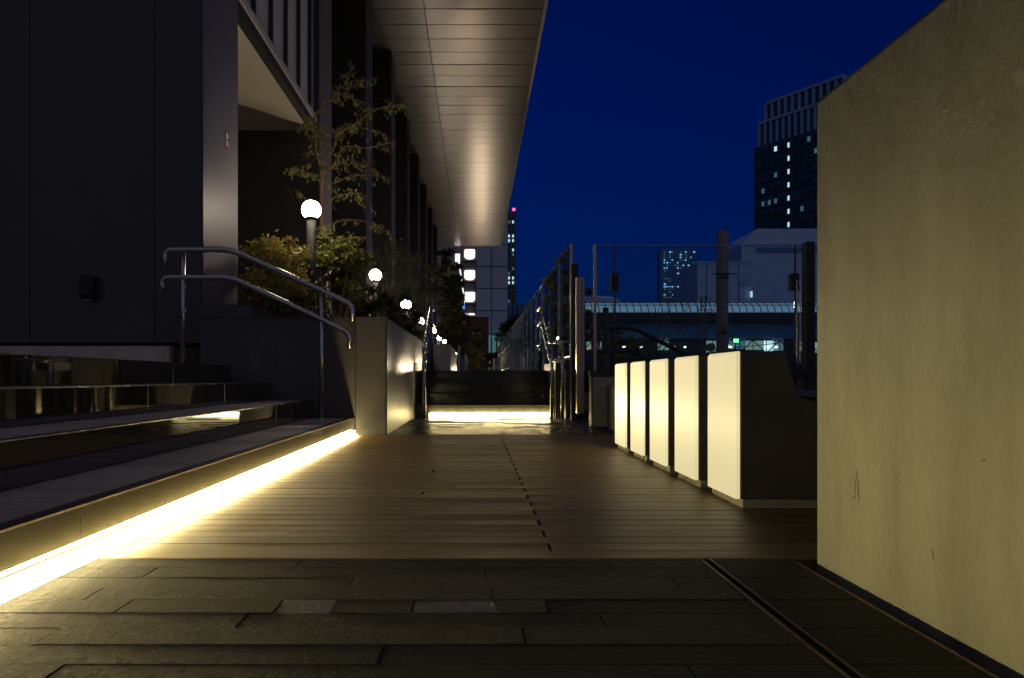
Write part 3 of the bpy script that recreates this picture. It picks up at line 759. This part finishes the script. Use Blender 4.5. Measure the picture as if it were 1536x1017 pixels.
mb = MB(); mb.v = v; mb.f = f; mb.obj('foliage', leafmat('lamp_lit_leaf', (.15, .17, .05), (.36, .34, .10)), tr, fix=False)

# bare young tree and upright plants behind the clear screen
bt = empty('bare_tree', (PX(955, 9.5), 9.5, .2), 'small bare twisted tree seen through the clear glass screen', 'tree')
wd = MB(); rb = random.Random(9); lf_v = []; lf_f = []
def limb(p, d, L_, r_, dep):
    q = [Vector(p)]
    for i in range(4):
        d = (d+Vector((rb.uniform(-.35, .35), rb.uniform(-.35, .35), rb.uniform(-.1, .3)))).normalized(); q.append(q[-1]+d*L_/4)
    wd.tube(q, [r_*(1-.12*i) for i in range(5)], 5)
    if dep == 0:
        for _ in range(6):
            p2_ = q[rb.randint(1, 4)]; k = len(lf_v); s = rb.uniform(.012, .022); a = Vector((rb.gauss(0, 1), rb.gauss(0, 1), rb.gauss(0, 1))).normalized(); b = a.orthogonal().normalized()*.4
            lf_v.extend([tuple(p2_), tuple(p2_+a*s+b*s), tuple(p2_+a*s*2), tuple(p2_+a*s-b*s)]); lf_f.append((k, k+1, k+2, k+3))
        return
    for _ in range(3 if dep > 1 else 3): limb(q[rb.randint(2, 4)], (d+Vector((rb.uniform(-.9, .9), rb.uniform(-.7, .7), rb.uniform(-.2, .5)))).normalized(), L_*.68, r_*.55, dep-1)
limb((PX(955, 9.5), 9.5, .2), Vector((0, 0, 1)), .75, .016, 3)
wd.obj('trunk', M['bark'], bt); mb = MB(); mb.v = lf_v; mb.f = lf_f; mb.obj('foliage', M['leafB'], bt, fix=False)
for k, (px, py, Y, rx, rz, lab) in enumerate(((893, 508, 9.0, .06, .22, 'upright green plant at the left edge of the clear screen'), (925, 515, 9.2, .09, .24, 'twin stemmed upright plant seen between the screen rods'), (948, 525, 9.0, .13, .16, 'low leafy plant under the bare tree'))):
    shrub('upright_plant', lab, 'plant', PC(px, py, Y), rx, rz, 900, .022, M['leafB'], 50+k, zb=.05, clumps=12, group='plants behind the clear screen')
lg = box('planting_bed', M['soil'], 1.15, 3.4, 8.5, 10.4, -.1, .06, kind='structure')

# ------------------------------------------------------------------ background, straight ahead
b1 = empty('apartment_building', (1.5, 100, -7), 'pale panelled building with stacked glowing rounded windows behind the canopy', 'building')
YB1 = 100
xa, xb, xc = PX(640, YB1), PX(714, YB1), PX(762, YB1)
box('side_wall', M['purpleb'], xa, xb-.02, YB1+1, YB1+14, -7, 30, b1)
box('wall', M['gap'], xb, xc-.05, YB1+.3, YB1+14, -7, 30, b1)
zrow = [PZ(py, YB1) for py in (600, 566, 533, 500, 466, 433, 400, 367, 334, 301)]
for a, b in ((xb, PX(737, YB1)), (PX(737, YB1), xc)):
    for z0, z1 in zip(zrow[:-1], zrow[1:]):
        box('wall_panel', M['paleb'], a+.05, b-.05, YB1, YB1+.29, z0+.06, z1-.06, b1)
for py in (380, 411.5, 444.5, 477):
    z = PZ(py, YB1); x = PX(704.5, YB1)
    fr = box('window_frame', M['purpleb'], x-.85, x+.85, YB1+.7, YB1+.99, z-.85, z+.85, b1)
    MB().prism([(x+.65*c, z+.6*s) for c, s in ((-1, -.6), (-.7, -.95), (0, -1.1), (.7, -.95), (1, -.6), (1, .8), (.9, 1), (-.9, 1), (-1, .8))], YB1+.6, YB1+.69, 'y').obj('window_pane', M['winwarm'], fr)
    box('sill', M['black'], x-.8, x+.8, YB1+.5, YB1+.69, z-.95, z-.86, b1)
box('glazed_base', M['teal'], xb+.2, PX(757, YB1), YB1-1.0, YB1-.4, -7, PZ(505, YB1), b1)
for px in (737, 745, 730): box('mullion', M['black'], PX(px, 99)-.08, PX(px, 99)+.08, 98.8, 98.99, -7, PZ(505, 99), b1)

bb = empty('brick_block', (0, 70, .5), 'low red brick block with a pale coping at the end of the terrace', 'building')
box('wall', M['brick'], PX(697, 70), PX(733, 70), 70, 74, -7, PZ(476, 70), bb)
box('coping', M['paleb'], PX(694, 70), PX(734, 70), 69.9, 74.1, PZ(475.5, 70), PZ(472.5, 70), bb)
zz = .6; r_ = 0
bv = MB()
while zz < PZ(479, 70):
    x = PX(697, 70)+(.0 if r_ % 2 else .12)
    while x < PX(733, 70)-.2:
        bv.box(x, x+.23, 69.985, 69.999, zz, zz+.085); x += .25
    zz += .10; r_ += 1
bv.obj('brick_courses', M['brick'], bb, fix=False, kind='stuff')

c2 = empty('far_canopy', (-2, 50, 8), 'second canopy farther on with a white lit edge', 'canopy')
zc = PZ(394, 50)
box('roof', M['dark'], PX(600, 50), PX(686.5, 50)-.02, 50.02, 80, zc-.02, PZ(380.5, 50), c2)
box('fascia', M['paleb'], PX(600, 50), PX(682.5, 50), 49.9, 50, zc, PZ(380, 50), c2)
box('edge_light', M['fascialight'], PX(683, 50), PX(690, 50), 49.88, 50, zc+.05, PZ(381, 50), c2)
box('edge_light', M['fascialight'], PX(686.5, 50), PX(687.8, 50), 50.02, 80, PZ(384, 50)-.1, PZ(381, 50), c2)
box('support', M['dark'], PX(640, 50), PX(655, 50), 50.5, 80, .5, zc-.03, c2)
sn = box('blue_sign', M['bluesign'], PX(683, 82), PX(697, 82), 82, 82.2, PZ(463, 82), PZ(454, 82), label='small glowing blue sign below the second canopy', cat='sign')

t2 = empty('tower_block', (7, 330, -7), 'slim dark teal tower with a red beacon just right of the canopy end', 'tower')
Y2 = 330
box('shaft', M['towerdark'], PX(740, Y2), PX(774.5, Y2), Y2, Y2+25, -7, PZ(318, Y2), t2)
MB().lathe((PX(771, Y2), Y2+2, PZ(318, Y2)), [(.35, 0), (.3, .8), (.25, 1.0)], 8).obj('beacon_mount', M['black'], t2)
MB().lathe((PX(771, Y2), Y2+2, PZ(318, Y2)+1.01), [(.5, 0), (.7, .5), (.5, 1.0)], 10).obj('beacon', M['redlamp'], t2)
r2 = random.Random(3)
for py in range(326, 455, 7):
    for px in (763.5, 769.5):
        hot = py in (354, 361, 417, 424) or (r2.random() < .12)
        box('window', M['wincold'] if hot else M['windim'] if r2.random() < .25 else M['black'], PX(px-1.2, Y2), PX(px+1.2, Y2), Y2-.2, Y2-.01, PZ(py+2, Y2), PZ(py-2, Y2), t2)
lb = empty('low_building', (12, 160, -7), 'low blue glass building between the slim tower and the glass fence', 'building')
box('wall', M['stationwall'], PX(755, 160), PX(800, 160), 160, 175, -7, PZ(455, 160), lb)
for px in range(762, 800, 7): box('mullion', M['stationdark'], PX(px, 160)-.1, PX(px, 160)+.1, 159.8, 159.99, -7, PZ(456, 160), lb)

# ------------------------------------------------------------------ background at the right: tower, podium, station, poles
tw_ = empty('office_tower', (180, 420, -7), 'tall stepped dark tower with pale vertical piers and a column of lit windows', 'tower')
def face(px0, d0, px1, d1):   # wall line on plan between two directions at two distances
    return Vector((PX(px0, d0), d0)), Vector((PX(px1, d1), d1))
def block(name, A, B, dep, z0, z1, m, parent, ins=0):
    d = (B-A).normalized(); nrm = Vector((-d.y, d.x))
    if nrm.y < 0: nrm = -nrm
    q = [A+nrm*ins, B+nrm*ins, B+nrm*dep, A+nrm*dep]
    return MB().prism([(p.x, p.y) for p in q], z0, z1, 'z').obj(name, m, parent)
tA, tB = face(1131, 442, 1262, 396)
H1 = PZ(222, 442); H2 = PZ(183, 440); H3 = PZ(155, 438)+1
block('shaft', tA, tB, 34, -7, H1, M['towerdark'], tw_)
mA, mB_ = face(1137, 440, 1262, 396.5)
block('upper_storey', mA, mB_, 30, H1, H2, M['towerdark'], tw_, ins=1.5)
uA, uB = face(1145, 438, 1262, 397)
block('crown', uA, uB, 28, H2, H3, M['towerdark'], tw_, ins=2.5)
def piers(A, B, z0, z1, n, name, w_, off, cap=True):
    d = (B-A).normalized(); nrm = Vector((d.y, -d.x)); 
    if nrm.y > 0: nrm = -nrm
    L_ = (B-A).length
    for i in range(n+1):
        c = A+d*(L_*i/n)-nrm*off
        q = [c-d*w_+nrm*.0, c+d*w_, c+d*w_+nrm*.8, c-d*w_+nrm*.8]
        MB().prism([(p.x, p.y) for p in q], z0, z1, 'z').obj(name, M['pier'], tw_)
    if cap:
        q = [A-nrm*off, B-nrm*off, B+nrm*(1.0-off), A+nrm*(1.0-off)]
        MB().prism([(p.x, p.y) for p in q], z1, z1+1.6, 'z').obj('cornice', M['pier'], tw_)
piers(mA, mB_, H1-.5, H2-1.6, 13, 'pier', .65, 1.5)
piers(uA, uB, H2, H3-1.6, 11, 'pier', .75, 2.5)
# floors and windows of the shaft
d = (tB-tA).normalized(); nrm = Vector((d.y, -d.x)); nrm = -nrm if nrm.y > 0 else nrm; Lt = (tB-tA).length
rw = random.Random(21)
zf = H1-5.5; fl = 0
while zf > 30:
    q = [tA+nrm*.02, tB+nrm*.02, tB+nrm*.35, tA+nrm*.35]
    MB().prism([(p.x, p.y) for p in q], zf-1.6, zf-1.2, 'z').obj('floor_band', M['stationdark'], tw_)
    for i in range(13):
        u = (i+.5)/13
        lit = i == 5
        dim = rw.random() < .16
        m = M['wincold'] if lit or rw.random() < .015 else M['windim'] if dim else M['black']
        if not (lit or dim) and rw.random() < .35: continue
        c = tA+d*(Lt*u); hw = .55 if lit else .85
        q = [c-d*hw+nrm*.03, c+d*hw+nrm*.03, c+d*hw+nrm*.2, c-d*hw+nrm*.2]
        MB().prism([(p.x, p.y) for p in q], zf, zf+2.6, 'z').obj('window', m, tw_)
    zf -= 7.3; fl += 1
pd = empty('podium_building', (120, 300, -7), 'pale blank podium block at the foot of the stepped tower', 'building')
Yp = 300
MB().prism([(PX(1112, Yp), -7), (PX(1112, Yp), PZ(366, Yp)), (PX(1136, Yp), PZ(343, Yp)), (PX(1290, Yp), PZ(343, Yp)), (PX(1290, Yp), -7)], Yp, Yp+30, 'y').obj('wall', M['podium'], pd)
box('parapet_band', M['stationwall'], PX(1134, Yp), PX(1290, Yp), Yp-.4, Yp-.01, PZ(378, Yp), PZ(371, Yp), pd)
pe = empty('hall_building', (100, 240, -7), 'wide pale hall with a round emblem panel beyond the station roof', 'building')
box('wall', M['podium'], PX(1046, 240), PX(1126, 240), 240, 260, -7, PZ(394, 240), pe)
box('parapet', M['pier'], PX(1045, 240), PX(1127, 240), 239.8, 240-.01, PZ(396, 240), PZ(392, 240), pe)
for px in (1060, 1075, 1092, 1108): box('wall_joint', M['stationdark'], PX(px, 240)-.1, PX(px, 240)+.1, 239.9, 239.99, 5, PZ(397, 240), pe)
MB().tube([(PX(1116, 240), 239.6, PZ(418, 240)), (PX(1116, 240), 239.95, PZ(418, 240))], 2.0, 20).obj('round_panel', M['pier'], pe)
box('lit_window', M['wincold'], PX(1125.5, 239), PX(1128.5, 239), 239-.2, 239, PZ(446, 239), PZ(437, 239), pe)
t3 = empty('reflected_tower', (100, 380, -7), 'dark blue tower with scattered blue windows standing in for a reflection in the clear glass', 'tower')  # distant block added in place of a reflection on the clear screen
Y3 = 380
box('shaft', M['stationwall'], PX(990, Y3), PX(1044, Y3), Y3, Y3+6, -7, PZ(373, Y3), t3)
r3 = random.Random(8)
for py in range(378, 450, 4):
    for px in range(996, 1042, 4):
        pr = .62 if px < 1008 else .22
        if r3.random() < pr:
            box('window', M['windowblue'] if r3.random() < .6 else M['windim'], PX(px-.3, Y3), PX(px+r3.uniform(1.0, 2.6), Y3), Y3-.2, Y3-.01, PZ(py+.9, Y3), PZ(py-.7, Y3), t3)

# station with glazed curved roof
ss = empty('station_hall', (30, 92, -7), 'long station hall with a glowing glazed roof and truss bridge', 'station')
YSn = 90
xL, xR = PX(845, YSn), PX(1330, YSn)
box('blue_wall', M['stationwall'], xL, xR, YSn, YSn+1, PZ(507, YSn), PZ(483, YSn), ss)
box('dark_beam', M['stationdark'], xL, xR, YSn-1.0, YSn-.01, PZ(483, YSn), PZ(470, YSn), ss)
box('lower_wall', M['stationdark'], xL, xR, YSn+.5, YSn+3, -7, PZ(507.5, YSn), ss)
x = xL
prof = []
zA, zB = PZ(470, YSn), PZ(453, YSn)
for i in range(6):
    t = i/5*1.25; prof.append((YSn-.6+1.5*(1-math.cos(t))*1.6, zA+(zB-zA)*math.sin(t)/math.sin(1.25)))
while x < xR:
    wdt = .82
    mb = MB()
    k = 0
    for (y_, z_) in prof:
        mb.v += [(x+.05, y_, z_), (x+wdt-.05, y_, z_)]
    for i in range(5): mb.f.append((2*i, 2*i+1, 2*i+3, 2*i+2))
    mb.obj('roof_pane', M['roofpane'], ss, fix=False)
    x += wdt
ribs = MB(); x = xL
while x < xR:
    ribs.tube([(x, y_-.03, z_) for (y_, z_) in prof], .05, 4); x += .82
for t in (0, 3, 5): ribs.tube([(xL, prof[t][0]-.03, prof[t][1]), (xR, prof[t][0]-.03, prof[t][1])], .06, 4)
ribs.obj('roof_ribs', M['truss'], ss)
box('roof_back', M['stationdark'], xL, xR, YSn+2.6, YSn+6, zA-1, zB-.1, ss)
# lit platform openings and truss below
rp = random.Random(17); x = xL
while x < xR:
    wdt = rp.uniform(.7, 2.4)
    if rp.random() < .58:
        box('platform_window', rp.choice([M['platform'], M['platform'], M['windim'], M['teal'], M['wincold']]), x, x+wdt-.15, YSn-.2, YSn+.4, PZ(rp.uniform(523, 529), YSn), PZ(rp.uniform(508, 514), YSn), ss)
    if rp.random() < .30:
        box('platform_lamp', M['platbright'], x+.1, x+rp.uniform(.25, .6), YSn-.5, YSn-.3, PZ(522, YSn), PZ(519.5, YSn), ss)
    x += wdt
tb = empty('truss_bridge', (26, 75, -7), 'dark steel lattice truss in front of the station lights', 'bridge')
Yt = 75; x0, x1 = PX(850, Yt), PX(1330, Yt)
for py in (510, 530):
    MB().tube([(x0, Yt, PZ(py, Yt)), (x1, Yt, PZ(py, Yt))], .07, 4).obj('chord', M['truss'], tb)
x = x0; k = 0
while x < x1-1.3:
    a, b = (PZ(530, Yt), PZ(510, Yt)) if k % 2 else (PZ(510, Yt), PZ(530, Yt))
    MB().tube([(x, Yt, a), (x+1.3, Yt, b)], .05, 4).obj('diagonal', M['truss'], tb)
    MB().tube([(x, Yt, a), (x, Yt, b)], .04, 4).obj('vertical', M['truss'], tb)
    x += 1.3; k += 1
box('deck_slab', M['stationdark'], x0, x1, Yt-.3, Yt+2, PZ(545, Yt), PZ(534, Yt), tb)
dm = empty('round_roof', (16, 130, -7), 'low round roof with a pale rim left of the station', 'building')
Yd = 130
MB().lathe((PX(890, Yd), Yd+8, PZ(455, Yd)), [(5.8, -12), (5.8, 0), (6.0, .3), (6.0, 1.1), (5.2, 1.6), (2, 2.0)], 40).obj('roof', M['podium'], dm)

# utility pole, lattice mast, wires
up = empty('utility_pole', (PX(1083.5, 35), 35, -7), 'thick concrete utility pole standing beyond the clear glass screen', 'pole')
x = PX(1083.5, 35)
MB().tube([(x, 35, -7), (x, 35, PZ(347, 35))], [.30, .25], 18).obj('shaft', M['concrete'], up, smooth=True)
for py in (412, 418, 500): MB().tube([(x, 35, PZ(py, 35)), (x, 35, PZ(py-1.5, 35))], .285, 18).obj('band', M['black'], up)
MB().tube([(x-.55, 34.7, PZ(412, 35)), (x+.55, 34.7, PZ(412, 35))], .03, 6).obj('cross_arm', M['black'], up)
for px, py in ((1090, 491), (1066, 521)):
    MB().tube([(PX(px, 34.6), 34.5, PZ(py, 34.6)), (PX(px, 34.6), 34.7, PZ(py, 34.6))], .19, 16).obj('insulator', M['concrete'], up)
sp = empty('utility_pole', (PX(908.5, 26), 26, -7), 'short dark post top seen between the upright plants', 'pole')
MB().tube([(PX(908.5, 26), 26, -7), (PX(908.5, 26), 26, PZ(463, 26))], .10, 12).obj('shaft', M['bench'], sp, smooth=True)
MB().tube([(PX(908.5, 26), 26, PZ(463, 26)), (PX(908.5, 26), 26, PZ(461.5, 26))], .11, 12).obj('cap', M['black'], sp)
lm = empty('lattice_mast', (PX(1055, 60), 60, -7), 'slim steel lattice mast left of the concrete pole', 'mast')
mm = MB()
for px in (1051.5, 1058.5): mm.tube([(PX(px, 60), 60, -7), (PX(px, 60), 60, PZ(444, 60))], .05, 4)
mm.obj('chords', M['concrete'], lm)
mm = MB(); py = 444; k = 0
while py < 540:
    mm.tube([(PX(1051.5, 60), 60, PZ(py, 60)), (PX(1058.5, 60), 60, PZ(py+6, 60))] if k % 2 else [(PX(1058.5, 60), 60, PZ(py, 60)), (PX(1051.5, 60), 60, PZ(py+6, 60))], .035, 4); py += 6; k += 1
mm.obj('lattice_bracing', M['concrete'], lm)
for k, (a, b, lab) in enumerate((((1090, 490, 34.6), (1290, 470, 55), 'upper overhead wire running right from the pole'), ((1095, 494, 34.6), (1290, 478, 55), 'lower overhead wire running right from the pole'), ((900, 533, 60), (1290, 498, 60), 'drooping overhead line above the truss'))):
    p0 = Vector(P(*a)); p1 = Vector(P(*b)); pts = [p0.lerp(p1, i/12)-Vector((0, 0, .35*math.sin(math.pi*i/12))) for i in range(13)]
    MB().tube(pts, .018 if k < 2 else .03, 5).obj('overhead_wire', M['concrete'], label=lab, cat='wire')
for k, (px, lab) in enumerate(((1080, 'left green signal lamp under the concrete pole'), (1088.5, 'middle green signal lamp beside the concrete pole'), (1104, 'brightest green signal lamp right of the concrete pole'))):
    s_ = empty('signal_lamp', P(px, 511, 50), lab, 'signal lamp', 'green signal lamps')
    c = P(px, 511, 50); ww = .035 if k < 2 else .16
    box('lens', M['green'], c[0]-ww, c[0]+ww, 49.96, 50, c[2]-.12, c[2]+.12, s_)
    box('housing', M['black'], c[0]-ww-.05, c[0]+ww+.05, 50.01, 50.2, c[2]-.17, c[2]+.17, s_)
    MB().tube([(c[0], 50.1, -7), (c[0], 50.1, c[2]-.17)], .04, 5).obj('post', M['black'], s_)

# leaves that have blown onto the deck
lf = MB(); lf.v = [(-.11, 2.96, .003), (-.09, 2.955, .008), (-.075, 2.965, .004), (-.092, 2.975, .003)]; lf.f = [(0, 1, 2, 3)]
lf.obj('fallen_leaf', M['leafA'], fix=False, label='single small fallen leaf on the wooden deck', cat='leaf')
